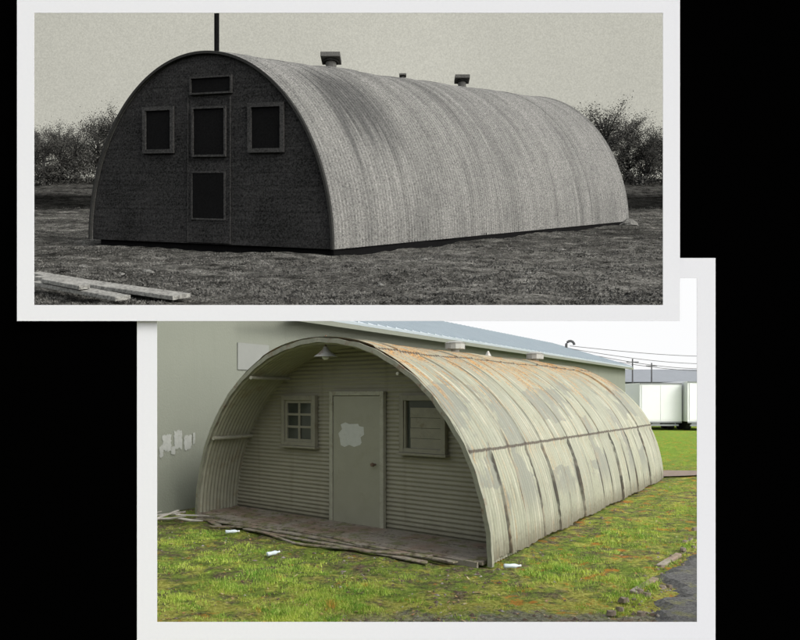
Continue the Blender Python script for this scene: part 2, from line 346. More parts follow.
bl=[(.9,2.7,-.24,.05,.02,.025),(1.6,3.4,-.34,.035,-.03,.015),(2.4,4.4,-.22,.045,.03,.035),(3.2,5.0,-.36,.045,-.02,.015),(.3,1.3,-.2,.05,.05,.02),(3.9,5.3,-.2,.035,.0,.04),(1.2,2.2,-.16,.04,.04,.04),(2.9,3.7,-.46,.025,.08,.008),(2.0,2.9,-.44,.02,-.1,.008),(4.2,4.9,-.3,.05,.08,.045),(.6,1.1,-.32,.035,-.1,.01),(3.3,3.9,-.16,.05,-.04,.05),(1.0,1.5,-.40,.02,.12,.008)]
for i,(s0,s1,d,wd,tw,z) in enumerate(bl):
    a=LB+UX*s0+ELu*(d-tw); e=LB+UX*s1+ELu*(d+tw); n=5; V=[];F=[]; ax=(e-a); ay=np.array((-ax[1],ax[0])); ay=ay/np.linalg.norm(ay)
    for j in range(n):
        q=j/(n-1); c=a+ax*q; zz=z+.008*math.sin(q*3+i)*(-1)**i; w1=wd*(1+.04*random.uniform(-1,1)); w2=wd*(1+.04*random.uniform(-1,1)); sh=(ax/np.linalg.norm(ax))*random.uniform(-.05,.05)*(1 if j in(0,n-1) else 0)
        for dz in (-.007,.007):
            V.append((c[0]-ay[0]*w1+sh[0],c[1]-ay[1]*w1+sh[1],zz+dz)); V.append((c[0]+ay[0]*w2-sh[0],c[1]+ay[1]*w2-sh[1],zz+dz+.004))
    for j in range(n-1):
        k0=j*4;k1=k0+4; F+=[(k0,k0+1,k1+1,k1),(k0+2,k1+2,k1+3,k0+3),(k0,k1,k1+2,k0+2),(k0+1,k0+3,k1+3,k1+1)]
    F+=[(0,2,3,1),(4*n-4,4*n-3,4*n-1,4*n-2)]
    c=(a+e)/2; mk('loose_board',V,F,m_wood,origin=(c[0],c[1],z),label="weathered loose board lying in front of porch",cat="board",group="loose boards before the porch")

# ---- big neighbouring building
P0=np.array((-3.97,12.1)); BE=np.array((.5,.865)); BE/=np.linalg.norm(BE); BN=np.array((-BE[1],BE[0]))
def bp(s,d,z): p=P0+BE*s+BN*d; return np.array((p[0],p[1],z))
def f_bw(g):
    o=g.obj(); a=g.noise(o,.5,6,.6); b_=g.noise(g.scale(o,(3,3,.3)),1,6,.6); c=g.mix(a,(.165,.178,.142),(.20,.21,.17)); c=g.mix(g.math('MULTIPLY',g.step(b_,.5,.8),.4),c,(.135,.145,.112))
    z=g.xyz(o)[2]; c=g.mix(g.math('MULTIPLY',g.step(z,.5,2.2),.25),c,(.13,.14,.118)); return c,g.noise(o,30,3)
m_bw=mat('greygreen_building_paint',f_bw,.8,.2)
m_roof=mat('pale_metal_roofing',lambda g:g.mix(g.noise(g.scale(g.obj(),(2,2,2)),1,6,.6),(.33,.38,.41),(.45,.50,.52)),.5,.4)
bd=thing('warehouse_building',tuple(bp(14,4,0)),"long grey-green warehouse with pale metal roof beside the hut","building")
S0,S1_=-9,32.3
EV=3.62; RD=4.2; RZ=4.95; parts=[]
b=B(); v=[bp(S0,0,0),bp(S1_,0,0),bp(S1_,0,EV),bp(S0,0,EV),bp(S0,2*RD,0),bp(S1_,2*RD,0),bp(S1_,2*RD,EV),bp(S0,2*RD,EV),bp(S0,RD,RZ-.05),bp(S1_,RD,RZ-.05)]
b.add(v,[(0,1,2,3),(5,4,7,6),(1,5,6,9,2),(4,0,3,8,7)]); parts.append(b.mk('wall',m_bw,parent=bd))
def slab(a,bq,c_,d_,t):
    n=np.cross(bq-a,d_-a); n/=np.linalg.norm(n); n=n if n[2]>0 else -n; q=[a,bq,c_,d_]; return [p for p in q]+[p+n*t for p in q],[(0,3,2,1),(4,5,6,7),(0,1,5,4),(1,2,6,5),(2,3,7,6),(3,0,4,7)]
sl_=(RZ-EV)/RD; b=B()
b.add(*slab(bp(S0-.3,-.3,EV-.3*sl_+.02),bp(S1_+.3,-.3,EV-.3*sl_+.02),bp(S1_+.3,RD,RZ+.02),bp(S0-.3,RD,RZ+.02),.06))
b.add(*slab(bp(S0-.3,RD,RZ+.02),bp(S1_+.3,RD,RZ+.02),bp(S1_+.3,2*RD+.3,EV-.3*sl_+.02),bp(S0-.3,2*RD+.3,EV-.3*sl_+.02),.06))
for i in range(100):
    s=S0-.2+(S1_-S0+.4)*i/99.; a=bp(s,-.3,EV-.3*sl_+.10); e=bp(s,RD-.02,RZ+.10); c=(a+e)/2; b.obox(c,(e-a)/2,np.append(BE*.02,0),(0,0,.018))
parts.append(b.mk('roof',m_roof,parent=bd))
b=B(); a=bp(S0-.3,-.34,EV-.14); e=bp(S1_+.3,-.34,EV-.14); b.obox((a+e)/2,(e-a)/2,np.append(BN*.035,0),(0,0,.05)); parts.append(b.mk('gutter',m_bw,parent=bd))
# near end of the warehouse is a cutaway: only the lower part stands beside the wall opening
co=Vector((0,0,CAMH)); no=Vector((0,-84/740,1)).normalized()
for o in parts:
    bm=bmesh.new(); bm.from_mesh(o.data); org=Vector(ROOT[o.name])
    bmesh.ops.bisect_plane(bm,geom=bm.verts[:]+bm.edges[:]+bm.faces[:],plane_co=co-org,plane_no=no,clear_outer=True,clear_inner=False)
    bm.to_mesh(o.data); bm.free()
m_panel=simple('grey_board_panel',(.195,.203,.185),.12,5)
b=B(); a=bp(1.89,-.012,2.68); e=bp(2.77,-.012,2.68); b.obox((a+e)/2,(e-a)/2,np.append(BN*.008,0),(0,0,.25)); b.mk('wall_panel',m_panel,parent=bd)
for q,(s,z,wd,h) in enumerate(((.20,1.16,.11,.17),(.44,1.20,.10,.2),(.66,1.14,.10,.15),(.08,1.02,.05,.12),(.80,1.2,.03,.12),(.33,1.02,.05,.08))):
    pts=[]; nA=34
    for i in range(nA):
        an=2*math.pi*i/nA; sq=1/max(abs(math.cos(an)),abs(math.sin(an))); r=(.1+.9*sq)*(1+.16*random.uniform(-1,1)); pts.append(bp(s+wd*r*math.cos(an)*.85,-.006-.0015*q,z+h*r*math.sin(an)*.8))
    mk('paint_smear',pts,[tuple(range(nA))],m_smear,parent=bd)
pb=np.array((9.1,40.5,4.5)); t=thing('vent_pipe',tuple(pb-(0,0,.8)),"thin dark gooseneck vent pipe rising above warehouse roof","pipe")
pts=[pb+(0,0,-.9),pb+(0,0,.3)]+[pb+(.22-.22*math.cos(a),0,.3+.22*math.sin(a)) for a in np.linspace(.3,math.pi,7)]
B().tube(pts,.07,8).mk('pipe',m_dkst,parent=t)
m_shed=simple('distant_grey_cladding',(.14,.15,.155),.2,2); m_shr=simple('distant_grey_roofing',(.20,.215,.23),.15,2)
t=thing('distant_shed',(21,52,0),"low pale grey industrial shed across the field","building")
B().box(15.0,33,51,55,0,3.0).mk('wall',m_shed,parent=t)
b=B(); b.add([(14.7,50.7,3.0),(33.3,50.7,3.0),(33.3,53,3.95),(14.7,53,3.95),(33.3,55.3,3.0),(14.7,55.3,3.0)],[(0,1,2,3),(3,2,4,5)]); b.mk('roof',m_shr,parent=t)
for i in range(9): B().box(16+i*1.9,17.2+i*1.9,50.93,50.99,1.6,2.5).mk('window',m_glass,parent=t)
pole0=thing('utility_pole',(15.4,49,0),"slim dark utility pole beside the pale shed","pole","utility poles by the shed")
b=B(); b.tube([(15.4,49,0),(15.4,49,4.5)],[.06,.045],8); b.mk('post',m_dkst,parent=pole0)
b=B(); b.box(15.0,15.8,48.97,49.03,4.25,4.31); b.mk('crossarm',m_dkst,parent=pole0)
copy_thing(pole0,(17.0,50,0),.95); copy_thing(pole0,(24.5,48,0),1.05)
for i,(z0,z1,sg) in enumerate(((4.75,4.25,.35),(4.6,4.0,.6),(4.5,3.9,.8),(4.35,3.6,.7))):
    b=B(); pts=[]
    for q in np.linspace(0,1,24):
        pts.append((9.3+q*17,40.5+q*7.5,z0+(z1+.5-z0)*q-sg*math.sin(math.pi*q)))
    b.tube(pts,.016,5); b.mk('overhead_wire',m_dkst,origin=(9.3,40.5,z0),label="thin dark overhead wire strung past warehouse gable",cat="wire",group="overhead wires")
m_tyre=simple('black_rubber',(.02,.02,.02),.2,10,.9); m_gr=simple('grey_paint',(.25,.26,.27),.1,10)
tr=thing('box_trailer',(15.5,44,0),"white box trailer with rear doors parked on grass","trailer","white box trailers")
B().box(14.25,16.75,44,49.0,.50,2.80).mk('body',m_white,parent=tr,bevel=.008)
b=B(); b.box(14.36,15.47,43.975,43.998,.58,2.68); b.box(15.49,16.64,43.975,43.998,.58,2.68); d=b.mk('rear_door',m_white,parent=tr)
b=B(); b.box(14.25,16.75,43.96,43.997,.42,.50); b.box(14.25,16.75,43.96,43.997,2.72,2.80); b.mk('door_header',m_gr,parent=tr)
B().box(14.4,16.55,43.95,44.05,.24,.34).mk('bumper',m_gr,parent=tr)
for x in (14.55,16.4):
    for y in (44.9,45.9):
        B().tube([(x-.13,y,.40),(x+.13,y,.40)],.40,18).mk('wheel',m_tyre,parent=tr)
copy_thing(tr,(18.15,43.4,0),1.03,label="white box trailer standing beside another trailer")
# ---- ground
def f_gr(g):
    p=g.pos(); a=g.noise(p,1.3,8,.7); b_=g.noise(p,6,7,.7); d=g.noise(p,22,6,.75); e=g.noise(g.scale(p,(1,1,1),(7,3,0)),2.6,9,.75); x=g.xyz(p)
    c=g.mix(g.step(d,.3,.7),(.050,.038,.026),(.24,.185,.125)); grn=g.mix(g.step(g.math('ADD',g.math('MULTIPLY',b_,.5),g.math('MULTIPLY',d,.5)),.38,.62),(.06,.105,.015),(.25,.34,.06)); c=g.mix(g.step(g.math('ADD',g.math('MULTIPLY',a,.55),g.math('MULTIPLY',b_,.5)),.42,.58),c,grn)
    near=g.math('ADD',g.math('MULTIPLY',g.step(x[1],8.5,6.4),.10),g.math('MULTIPLY',g.step(x[0],.8,3.),.03))
    yel=g.mix(g.step(d,.35,.65),(.24,.25,.035),(.56,.54,.13)); c=g.mix(g.math('MULTIPLY',g.step(g.math('ADD',e,near),.51,.63),.85),c,yel)
    far=g.step(x[1],16,26); c=g.mix(g.math('MULTIPLY',far,.8),c,g.mix(b_,(.12,.24,.02),(.25,.40,.05)))
    c=g.mix(g.math('MULTIPLY',g.step(d,.62,.70),.4),c,(.34,.31,.24)); org=g.math('ADD',g.noise(g.scale(p,(1,1,1),(1,9,0)),3.5,8,.75),g.math('MULTIPLY',g.step(x[0],.2,1.2),.05)); c=g.mix(g.math('MULTIPLY',g.step(org,.59,.66),.85),c,(.52,.22,.04))
    gs=g.math('MULTIPLY',g.step(g.math('ADD',x[1],g.math('MULTIPLY',g.math('SUBTRACT',b_,.5),1.0)),6.72,6.45),g.step(x[0],-.9,.3)); c=g.mix(g.math('MULTIPLY',gs,.8),c,g.mix(g.step(d,.35,.65),(.10,.10,.085),(.33,.325,.28)))
    return c,d
m_ground=mat('mossy_dirt',f_gr,.95,.1,0,1,.08)
def gz1(X,Y):
    f=np.clip((Y-5.2)/1,0,1)*np.clip((40-Y)/5,0,1)
    return f*(.018*np.sin(X*3.1+Y*1.7)*np.sin(Y*2.3-X)+.016*np.sin(X*9+Y*4)*np.sin(Y*8-X*3))-.02
V,F=grid(-40,45,-3,57.2,500,400,gz1); mk('ground',V,F,m_ground,smooth=True,kind='structure')
def f_as(g):
    p=g.pos(); n=g.noise(p,30,6,.75); m_=g.noise(p,3.2,8,.75); c=g.mix(g.step(n,.3,.7),(.05,.05,.05),(.17,.168,.16)); c=g.mix(g.math('MULTIPLY',g.step(m_,.53,.62),.6),c,g.mix(n,(.09,.10,.03),(.27,.26,.10))); return c,n
m_asph=mat('worn_asphalt',f_as,.9,.2,0,.6,.03)
A=[]; EX,EY=1.93,6.2
for i in range(400):
    s=-3+i*.08; A.append(np.array((EX,EY))+BE*s+np.array((1,-.4))*(.10*math.sin(s*2.1)+.06*math.sin(s*5.3+1)+.04*math.sin(s*13)+.06*random.uniform(-1,1)))
V=[];F=[]
for i,p in enumerate(A): V+= [(p[0],p[1],-.03),(p[0]+.12,p[1]-.05,.030),(p[0]+.35,p[1]-.18,.045),(p[0]+3.4,p[1]-1.9,.05)]
for i in range(len(A)-1):
    a=i*4; F+= [(a,a+1,a+5,a+4),(a+1,a+2,a+6,a+5),(a+2,a+3,a+7,a+6)]
mk('asphalt_lane',V,F,m_asph,kind='structure')
m_dirt=mat('bare_dirt',lambda g:(g.mix(g.noise(g.pos(),6,6,.7),(.14,.105,.08),(.30,.25,.205)),g.noise(g.pos(),30,3)),.95,.1)
V=[];F=[]
for i in range(60):
    x=5.9+i*.5; V+=[(x,17.9+.2*math.sin(x*1.7)+.15*(x-6),.024),(x,19.1+.25*math.sin(x*1.1+2)+.15*(x-6),.026)]
for i in range(59): F.append((2*i,2*i+2,2*i+3,2*i+1))
mk('dirt_track',V,F,m_dirt,kind='structure')
def inhut(x,y):
    M=np.linalg.inv(np.array([[WH[0],EL[0]],[WH[1],EL[1]]])); a=M[0,0]*(x-C[0])+M[0,1]*(y-C[1]); l=M[1,0]*(x-C[0])+M[1,1]*(y-C[1]); return (np.abs(a)<1.02)&(l>-.02)&(l<1.01),a,l
def blades(xs_,ys_,zf,n,h,wd,spread,hm=None):
    k_=len(xs_); bx=np.repeat(xs_,n)+rng.normal(0,spread,k_*n); by=np.repeat(ys_,n)+rng.normal(0,spread,k_*n); bz=zf(bx,by)
    N=k_*n; an=rng.random(N)*2*math.pi; hh=h*(.4+.9*rng.random(N))
    if hm is not None: hh=hh*np.repeat(hm,n)
    ww=wd*(.6+.8*rng.random(N)); ln=rng.random(N)*.9*hh; la=rng.random(N)*2*math.pi
    V=np.zeros((N,3,3)); V[:,0]=np.stack([bx-np.cos(an)*ww,by-np.sin(an)*ww,bz-.005],-1); V[:,1]=np.stack([bx+np.cos(an)*ww,by+np.sin(an)*ww,bz-.005],-1)
    V[:,2]=np.stack([bx+np.cos(la)*ln,by+np.sin(la)*ln,bz+hh],-1); return V.reshape(-1,3),np.arange(N*3).reshape(N,3)
def f_gs(g):
    p=g.pos(); a=g.noise(p,1.6,7,.7); b_=g.noise(p,45,2); w_=g.noise(p,9,3); c=g.mix(g.step(a,.34,.66),(.12,.30,.025),(.46,.56,.08)); c=g.mix(g.math('MULTIPLY',g.step(b_,.50,.66),.8),c,(.64,.62,.20)); c=g.mix(g.math('MULTIPLY',g.step(w_,.48,.35),.5),c,(.07,.16,.02)); return g.mix(g.math('MULTIPLY',g.step(g.noise(p,3.6,7,.7),.59,.66),.8),c,(.60,.28,.05))
m_grass=mat('grass_blades',f_gs,.7,.2)
N=110000; yy=6+30*rng.random(N)**2.2; xx=rng.uniform(-.42,.62,N)*yy
nz=np.sin(xx*2.1+yy*1.3)+np.sin(xx*4.3-yy*3.1+1)+.9*np.sin(xx*8.7+yy*7.3)+.8*np.sin(yy*13-xx*11)+.6*np.sin(yy*27+xx*19)+rng.normal(0,.6,N)
ins,a_,l_=inhut(xx,yy); near=(l_>-.07-.03*np.sin(a_*9))&(l_<0)&(np.abs(a_)<1.05)
bline=(xx-P0[0])*BE[1]-(yy-P0[1])*BE[0]
lane=((xx-EX)*BE[1]-(yy-EY)*BE[0])>-.06
nz-=1.3*np.clip((l_+.25)/.16,0,1)*(l_<0)+1.6*((a_<-1)&(a_>-1.13))+1.6*((yy<6.6)&(xx>-.5))
keep=(~ins)&(~near)&(nz>.1)&(bline>.1)&(~(lane&(yy<30)))&(~((yy>17.5)&(yy<19.7+.15*(xx-6))&(xx>5.9)))
xx=xx[keep];yy=yy[keep];hm=np.clip(.6+.4*nz[keep],.5,2.)
V,F=blades(xx,yy,gz1,7,.030,.0034,.035,hm); mk('grass',V,F,m_grass,kind='stuff',label="short patchy green and yellow weedy grass",cat="grass")
def crumbs(N,wf,r0,r1,flat,m,name,label,cat,yp=1.6):
    yy=6+12*rng.random(N)**yp; xx=rng.uniform(-.40,.45,N)*yy; ins,a_,l_=inhut(xx,yy); bl_=(xx-P0[0])*BE[1]-(yy-P0[1])*BE[0]
    ln=((xx-EX)*BE[1]-(yy-EY)*BE[0])
    kp=(~ins)&(bl_>.1)&(rng.random(N)<wf(xx,yy,a_,l_,ln)); xx=xx[kp];yy=yy[kp]; n=len(xx); r=r0+r1*rng.random(n)**3
    zz=gz1(xx,yy)+(.008 if flat<.5 else 0)+.035*np.clip((ln[kp]-.1)/.3,0,1); base=np.stack([xx,yy,zz],-1); an=rng.random(n)*6.28; ax=np.stack([np.cos(an),np.sin(an),.3*rng.normal(0,1,n)*(flat<.5)],-1)*(r*(1+2.2*rng.random(n)**3))[:,None]; ay=np.stack([-np.sin(an),np.cos(an),0*an],-1)*r[:,None]; up=np.array((0,0,1.))*r[:,None]*flat
    V=np.stack([base-ax-ay*.4,base+ax-ay,base+ax*.7+ay,base-ax*.6+ay,base+up*1.1],1).reshape(-1,3); i5=np.arange(n)[:,None]*5
    F=np.concatenate([i5+np.array(q)[None] for q in ((0,1,4),(1,2,4),(2,3,4),(3,0,4))],0); mk(name,V,F,m,kind='stuff',label=label,cat=cat)
m_peb=mat('pebbles_and_soil_crumbs',lambda g:g.mix(g.step(g.noise(g.pos(),9,2),.45,.68),(.09,.065,.045),(.28,.26,.215)),.9,.2)
crumbs(9000,lambda x,y,a,l,ln:.8*np.exp(-((l+.07)/.06)**2)*(np.abs(a)<1.1)+.08+1.2*np.exp(-((ln+.02)/.22)**2)+.8*((a<-1)&(a>-1.1))+.6*((y<6.6)&(x>-.5)),.005,.014,1,m_peb,'pebbles',"scattered pebbles and soil crumbs","pebbles")
m_leaf=mat('fallen_leaves',lambda g:g.mix(g.step(g.noise(g.pos(),12,2),.4,.62),(.28,.15,.06),(.42,.36,.20)),.8,.2)
crumbs(2600,lambda x,y,a,l,ln:.3+.4*np.exp(-((l+.12)/.10)**2)*(np.abs(a)<1.2),.006,.010,.25,m_leaf,'fallen_leaves',"small brown and buff fallen leaf litter","leaves",1.8)
m_pale=simple('bleached_wood',(.36,.34,.30),.4,10,dirt=(.18,.15,.11))
for i,(x,y,an,ln) in enumerate(((-3.75,11.6,.2,.35),(-3.5,11.2,-.35,.3),(-3.3,11.5,.5,.22),(-3.85,11.2,-.1,.25),(-3.6,11.35,.9,.2),(-3.2,11.25,.1,.2),(-3.55,11.55,-.8,.15),(-4.0,11.45,.4,.3),(-3.05,11.45,1.2,.12))):
    a=np.array((x-math.cos(an)*ln,y-math.sin(an)*ln,.02+.03*(i%3))); e=np.array((x+math.cos(an)*ln,y+math.sin(an)*ln,.03+.05*((i+1)%3))); mid=(a+e)/2+np.array((.02,.03,.02*(-1)**i))
    if i%2:
        B().tube([a,mid,e],[.018,.022,.010],6).mk('broken_branch',m_pale,origin=(x,y,0),label="bleached broken branch lying by warehouse wall",cat="branch",group="broken branches")
    else:
        ax=(e-a)/2; B().obox(mid,ax,np.array((-ax[1],ax[0],0))*.14,(0,0,.009)).mk('broken_board',m_pale,origin=(x,y,0),bevel=.004,label="bleached broken board lying by warehouse wall",cat="board",group="broken boards")
m_plas=mat('clear_plastic',lambda g:(.55,.62,.64),.2,.5)
for i,(x,y,an) in enumerate(((-2.35,10.34,.3),(-1.53,8.9,.9),(1.24,8.22,.1))):
    dr_=np.array((math.cos(an),math.sin(an),0)); p=np.array((x,y,.035))
    t=thing('plastic_bottle',(x,y,0),"crushed clear plastic bottle lying in the grass","bottle","discarded plastic bottles")
    B().tube([p-dr_*.09,p-dr_*.08,p-dr_*.02,p+dr_*.03,p+dr_*.05,p+dr_*.08,p+dr_*.09],[.018,.028,.022,.027,.022,.011,.011],12).mk('bottle_body',m_plas,parent=t,smooth=True)
    B().tube([p+dr_*.091,p+dr_*.108],.013,10).mk('cap',m_white,parent=t)
m_conc=simple('broken_concrete',(.17,.14,.105),.5,12)
for i in range(34):
    s=.1+i*.17+random.uniform(-.1,.1); p=np.array((EX-.02,EY+.1))+BE*s+BN*random.uniform(-.15,.18)
    r=random.uniform(.012,.040); V=[]
    for a in range(2):
        for j in range(7):
            q=2*math.pi*j/7; rr=r*random.uniform(.7,1.2)*(1 if a==0 else .75); V.append((p[0]+rr*math.cos(q)*1.5,p[1]+rr*math.sin(q),-.02+a*r*.9*random.uniform(.7,1.1)+.012*a))
    F=[(j,(j+1)%7,7+(j+1)%7,7+j) for j in range(7)]+[tuple(range(7,14))]
    mk('rubble_chunk',V,F,m_conc,origin=(p[0],p[1],0),label="broken brown concrete chunk along the asphalt edge",cat="rubble",group="rubble along the lane edge")
for i,(s0,s1,off) in enumerate(((1.0,1.6,.08),(2.3,3.0,.08))):
    a=np.array((EX-.08,EY+.15))+BE*s0+BN*off; e=np.array((EX-.08,EY+.15))+BE*s1+BN*(off-.10); c=(a+e)/2; ax=(e-a)/2; ay=np.array((-ax[1],ax[0])); ay=ay/np.linalg.norm(ay)*.035
    B().obox((c[0],c[1],-.002),np.append(ax,.01),np.append(ay,.004),(0,0,.022)).mk('rotten_timber',m_wood,origin=(c[0],c[1],0),bevel=.01,label="rotten timber sleeper sunk along asphalt edge",cat="timber",group="rotten timbers")
m_s1=emis('bright_overcast_sky',lambda g:g.mix(g.noise(g.scale(g.obj(),(.04,.04,.15)),1,3),(.96,.97,.985),(1,1,1)))
ys0=57.0; kk=ys0/740; b=B()
b.add([(-45,ys0,-1),(wx(671,kk),ys0,-1),(wx(671,kk),ys0,wz(311,kk)),(-45,ys0,wz(311,kk))],[(0,1,2,3)])
b.add([(wx(671,kk),ys0,-1),(60,ys0,-1),(60,ys0,wz(240,kk)),(wx(671,kk),ys0,wz(240,kk))],[(0,1,2,3)])
b.mk('sky',m_s1,kind='structure')

# ============================================================ MONOCHROME SCENE (hillside, larger building)
def sst(a,b_,x): t_=np.clip((x-a)/(b_-a),0,1); return t_*t_*(3-2*t_)
def gt(y): return -8.6+.3*y
def gz2(X,Y): return gt(Y)+9.5*sst(190,258,Y)+.35*np.sin(X*.17+Y*.09+1.3*np.sin(Y*.11))*np.sin(Y*.23-X*.06)+.15*np.sin(X*1.1+Y*.7+2*np.sin(X*.21))*np.sin(Y*1.3-X*.5+1.5*np.sin(Y*.33))-.3
def f_g2(g):
    p=g.pos(); a=g.noise(g.scale(p,(.03,.07,.07)),1,6,.65); b_=g.noise(p,.45,9,.82); d=g.noise(p,4.5,2,.8); b2=g.noise(g.scale(p,(.10,.3,.3),(9,4,0)),1,7,.65)
    c=g.mix(g.step(a,.32,.66),(.034,.0335,.030),(.115,.112,.10)); x=g.xyz(p)
    paler=g.math('MULTIPLY',g.step(x[0],-45,15),g.step(x[1],140,78)); c=g.mix(g.math('MULTIPLY',paler,.7),c,(.17,.165,.148))  # paler ground towards the right foreground
    c=g.mix(g.math('MULTIPLY',g.step(b2,.48,.64),.65),c,(.20,.195,.175)); c=g.mix(g.math('MULTIPLY',g.step(b2,.46,.36),.5),c,(.03,.03,.027))
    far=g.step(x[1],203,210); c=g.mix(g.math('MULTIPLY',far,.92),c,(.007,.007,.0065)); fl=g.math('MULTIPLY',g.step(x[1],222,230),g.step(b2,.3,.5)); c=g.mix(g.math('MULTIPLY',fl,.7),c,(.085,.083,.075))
    c=g.mul(c,g.math('ADD',.10,g.math('MULTIPLY',g.step(b_,.3,.7),1.75))); c=g.mul(c,g.math('MAXIMUM',g.math('ADD',-1.4,g.math('MULTIPLY',d,4.8)),.06)); return c,b_
m_g2=mat('monochrome_rough_ground',f_g2,1,.0,0,1,1.4)
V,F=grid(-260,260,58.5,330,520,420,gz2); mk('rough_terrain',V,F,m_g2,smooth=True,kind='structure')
L2=np.array((-48.6,116.0)); R2=np.array((-9.02,99.6)); C2=(L2+R2)/2; W2=(L2-R2)/2; E2=np.array((58.9,62.3)); LEN2=np.linalg.norm(E2); EU2=E2/LEN2
S2=dict(C=C2,wh=W2,el=E2,H=28.0,h0=.6,g=gt,R=24.)
RB2=.62
def off2(T,L):
    m=L*LEN2; o=.07*np.sin(2*math.pi*m/RB2); p=(m/5).astype(int)%40; o+=(pr[p,0]-.5)*.2; return o+.1*np.sin(m*.3+T*4)
def f_m2(g):
    uv=g.uv(); s=g.xyz(uv); a=g.noise(g.scale(uv,(.6,.03,1)),1,7,.7); b_=g.noise(g.obj(),4.4,1,.7); d=g.noise(uv,.06,4); a2=g.noise(g.scale(uv,(.22,.012,1),(5,1,0)),1,4,.6); mt=g.noise(uv,.25,7,.7)
    c=g.mix(g.step(a,.3,.7),(.105,.104,.096),(.185,.182,.168)); c=g.mix(g.math('MULTIPLY',g.step(d,.35,.7),.5),c,(.20,.197,.18)); c=g.mix(g.math('MULTIPLY',g.step(a2,.52,.66),.5),c,(.075,.074,.068))
    c=g.mix(g.math('MULTIPLY',g.step(mt,.52,.68),.3),c,(.08,.079,.073))
    sx=g.math('ADD',s[0],g.math('MULTIPLY',g.math('SUBTRACT',a2,.5),5.)); sv=g.math('ADD',s[1],g.math('MULTIPLY',g.math('SUBTRACT',g.noise(g.scale(uv,(1.0,.02,1)),1,3),.5),22.))
    dk_=g.math('MULTIPLY',g.math('MULTIPLY',g.step(sx,5.,8.),g.step(sx,21,16)),g.math('MULTIPLY',g.step(sv,48,54),g.step(sv,70,62)))
    c=g.mix(g.math('MULTIPLY',g.math('MULTIPLY',dk_,g.step(g.noise(g.scale(uv,(1.2,.05,1),(2,7,0)),1,6,.75),.30,.52)),.78),c,(.038,.038,.036))
    topd=g.math('SUBTRACT',1.,g.step(g.math('ABSOLUTE',g.math('SUBTRACT',s[1],44.5)),.15,.45)); c=g.mix(g.math('MULTIPLY',topd,.6),c,(.04,.04,.037))
    rib=g.math('ADD',.87,g.math('MULTIPLY',g.math('SINE',g.math('MULTIPLY',s[0],2*math.pi/RB2)),.13)); c=g.mul(c,rib)
    return g.mul(c,g.math('MAXIMUM',g.math('ADD',-.1,g.math('MULTIPLY',b_,2.2)),.15)),b_
m_m2=mat('grey_corrugated_metal',f_m2,.7,.2,0,.1)
def f_e2(g):
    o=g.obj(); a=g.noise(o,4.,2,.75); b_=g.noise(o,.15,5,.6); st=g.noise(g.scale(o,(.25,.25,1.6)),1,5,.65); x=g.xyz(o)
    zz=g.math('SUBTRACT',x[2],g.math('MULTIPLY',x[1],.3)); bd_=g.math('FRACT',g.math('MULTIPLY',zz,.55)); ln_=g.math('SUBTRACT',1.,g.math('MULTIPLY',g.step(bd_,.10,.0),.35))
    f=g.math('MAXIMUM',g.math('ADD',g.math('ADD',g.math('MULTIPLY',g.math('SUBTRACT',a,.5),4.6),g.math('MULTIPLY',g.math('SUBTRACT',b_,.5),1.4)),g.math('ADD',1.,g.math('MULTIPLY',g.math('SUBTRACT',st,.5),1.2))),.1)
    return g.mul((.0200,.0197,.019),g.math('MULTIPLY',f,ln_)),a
m_end2=mat('dark_grey_siding',f_e2,.95,.1)
m_trim2=grainy('grey_trim',(.034,.0335,.032),.8,4.)
m_blk2=grainy('black_opening',(.0026,.0026,.0026),.9,4)
m_rim2=grainy('dark_arch_edge',(.026,.026,.024),.4,5)
m_vent2=grainy('dull_vent_metal',(.095,.093,.086),.4,5)
hut2=thing('quonset_hut',(C2[0]+E2[0]/2,C2[1]+E2[1]/2,gt(C2[1]+E2[1]/2)),"old monochrome arched metal hut on bare rough ground","hut")
V,F,UV=shell(S2,0,1,int(LEN2/RB2*6)+1,90,off2,80,LEN2); mk('roof',V,F,m_m2,parent=hut2,uv=UV,smooth=True)
U2=(R2-L2); WW2=np.linalg.norm(U2); U2=U2/WW2; N2=np.array((U2[1],-U2[0]))
def q2(s,z,d):
    p=L2+E2*.004+U2*s+N2*d; return np.array((p[0],p[1],gt(p[1])+.6+z))
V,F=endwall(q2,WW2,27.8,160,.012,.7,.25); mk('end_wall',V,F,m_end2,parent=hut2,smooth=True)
def q2b(s,z,d):
    p=L2+E2*.99+U2*s+N2*d; return np.array((p[0],p[1],gt(p[1])+.6+z))
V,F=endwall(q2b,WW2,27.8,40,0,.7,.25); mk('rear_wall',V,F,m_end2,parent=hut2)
V=[];F=[]
for i in range(nn+1):
    th=math.pi*i/nn
    for (o_,l2) in ((.12,-.002),(.12,.002),(-.26,.002),(-.26,-.002)): V.append(arch(S2,np.float64(th),l2,o_))
for i in range(nn):
    for j in range(4): F.append((i*4+j,i*4+(j+1)%4,(i+1)*4+(j+1)%4,(i+1)*4+j))
mk('arch_rim',V,F,m_rim2,parent=hut2)
def sb(bb,s0,s1,z0,z1,d0,d1):
    P=[q2(s,z,d) for s in (s0,s1) for z in (z0-.6,z1-.6) for d in (d0,d1)]
    bb.add(P,[(0,1,3,2),(4,6,7,5),(0,4,5,1),(2,3,7,6),(0,2,6,4),(1,5,7,3)]); return bb
def win2(name,t0,t1,z0,z1,fw):
    s0,s1=t0*WW2,t1*WW2; b=B(); sb(b,s0,s0+fw,z0,z1,.1,.45); sb(b,s1-fw,s1,z0,z1,.1,.45); sb(b,s0+fw,s1-fw,z1-fw,z1,.1,.44); sb(b,s0+fw,s1-fw,z0,z0+fw,.1,.44)
    f=b.mk(name,m_trim2,parent=hut2); sb(B(),s0+fw,s1-fw,z0+fw,z1-fw,.1,.2).mk('pane',m_blk2,parent=f)
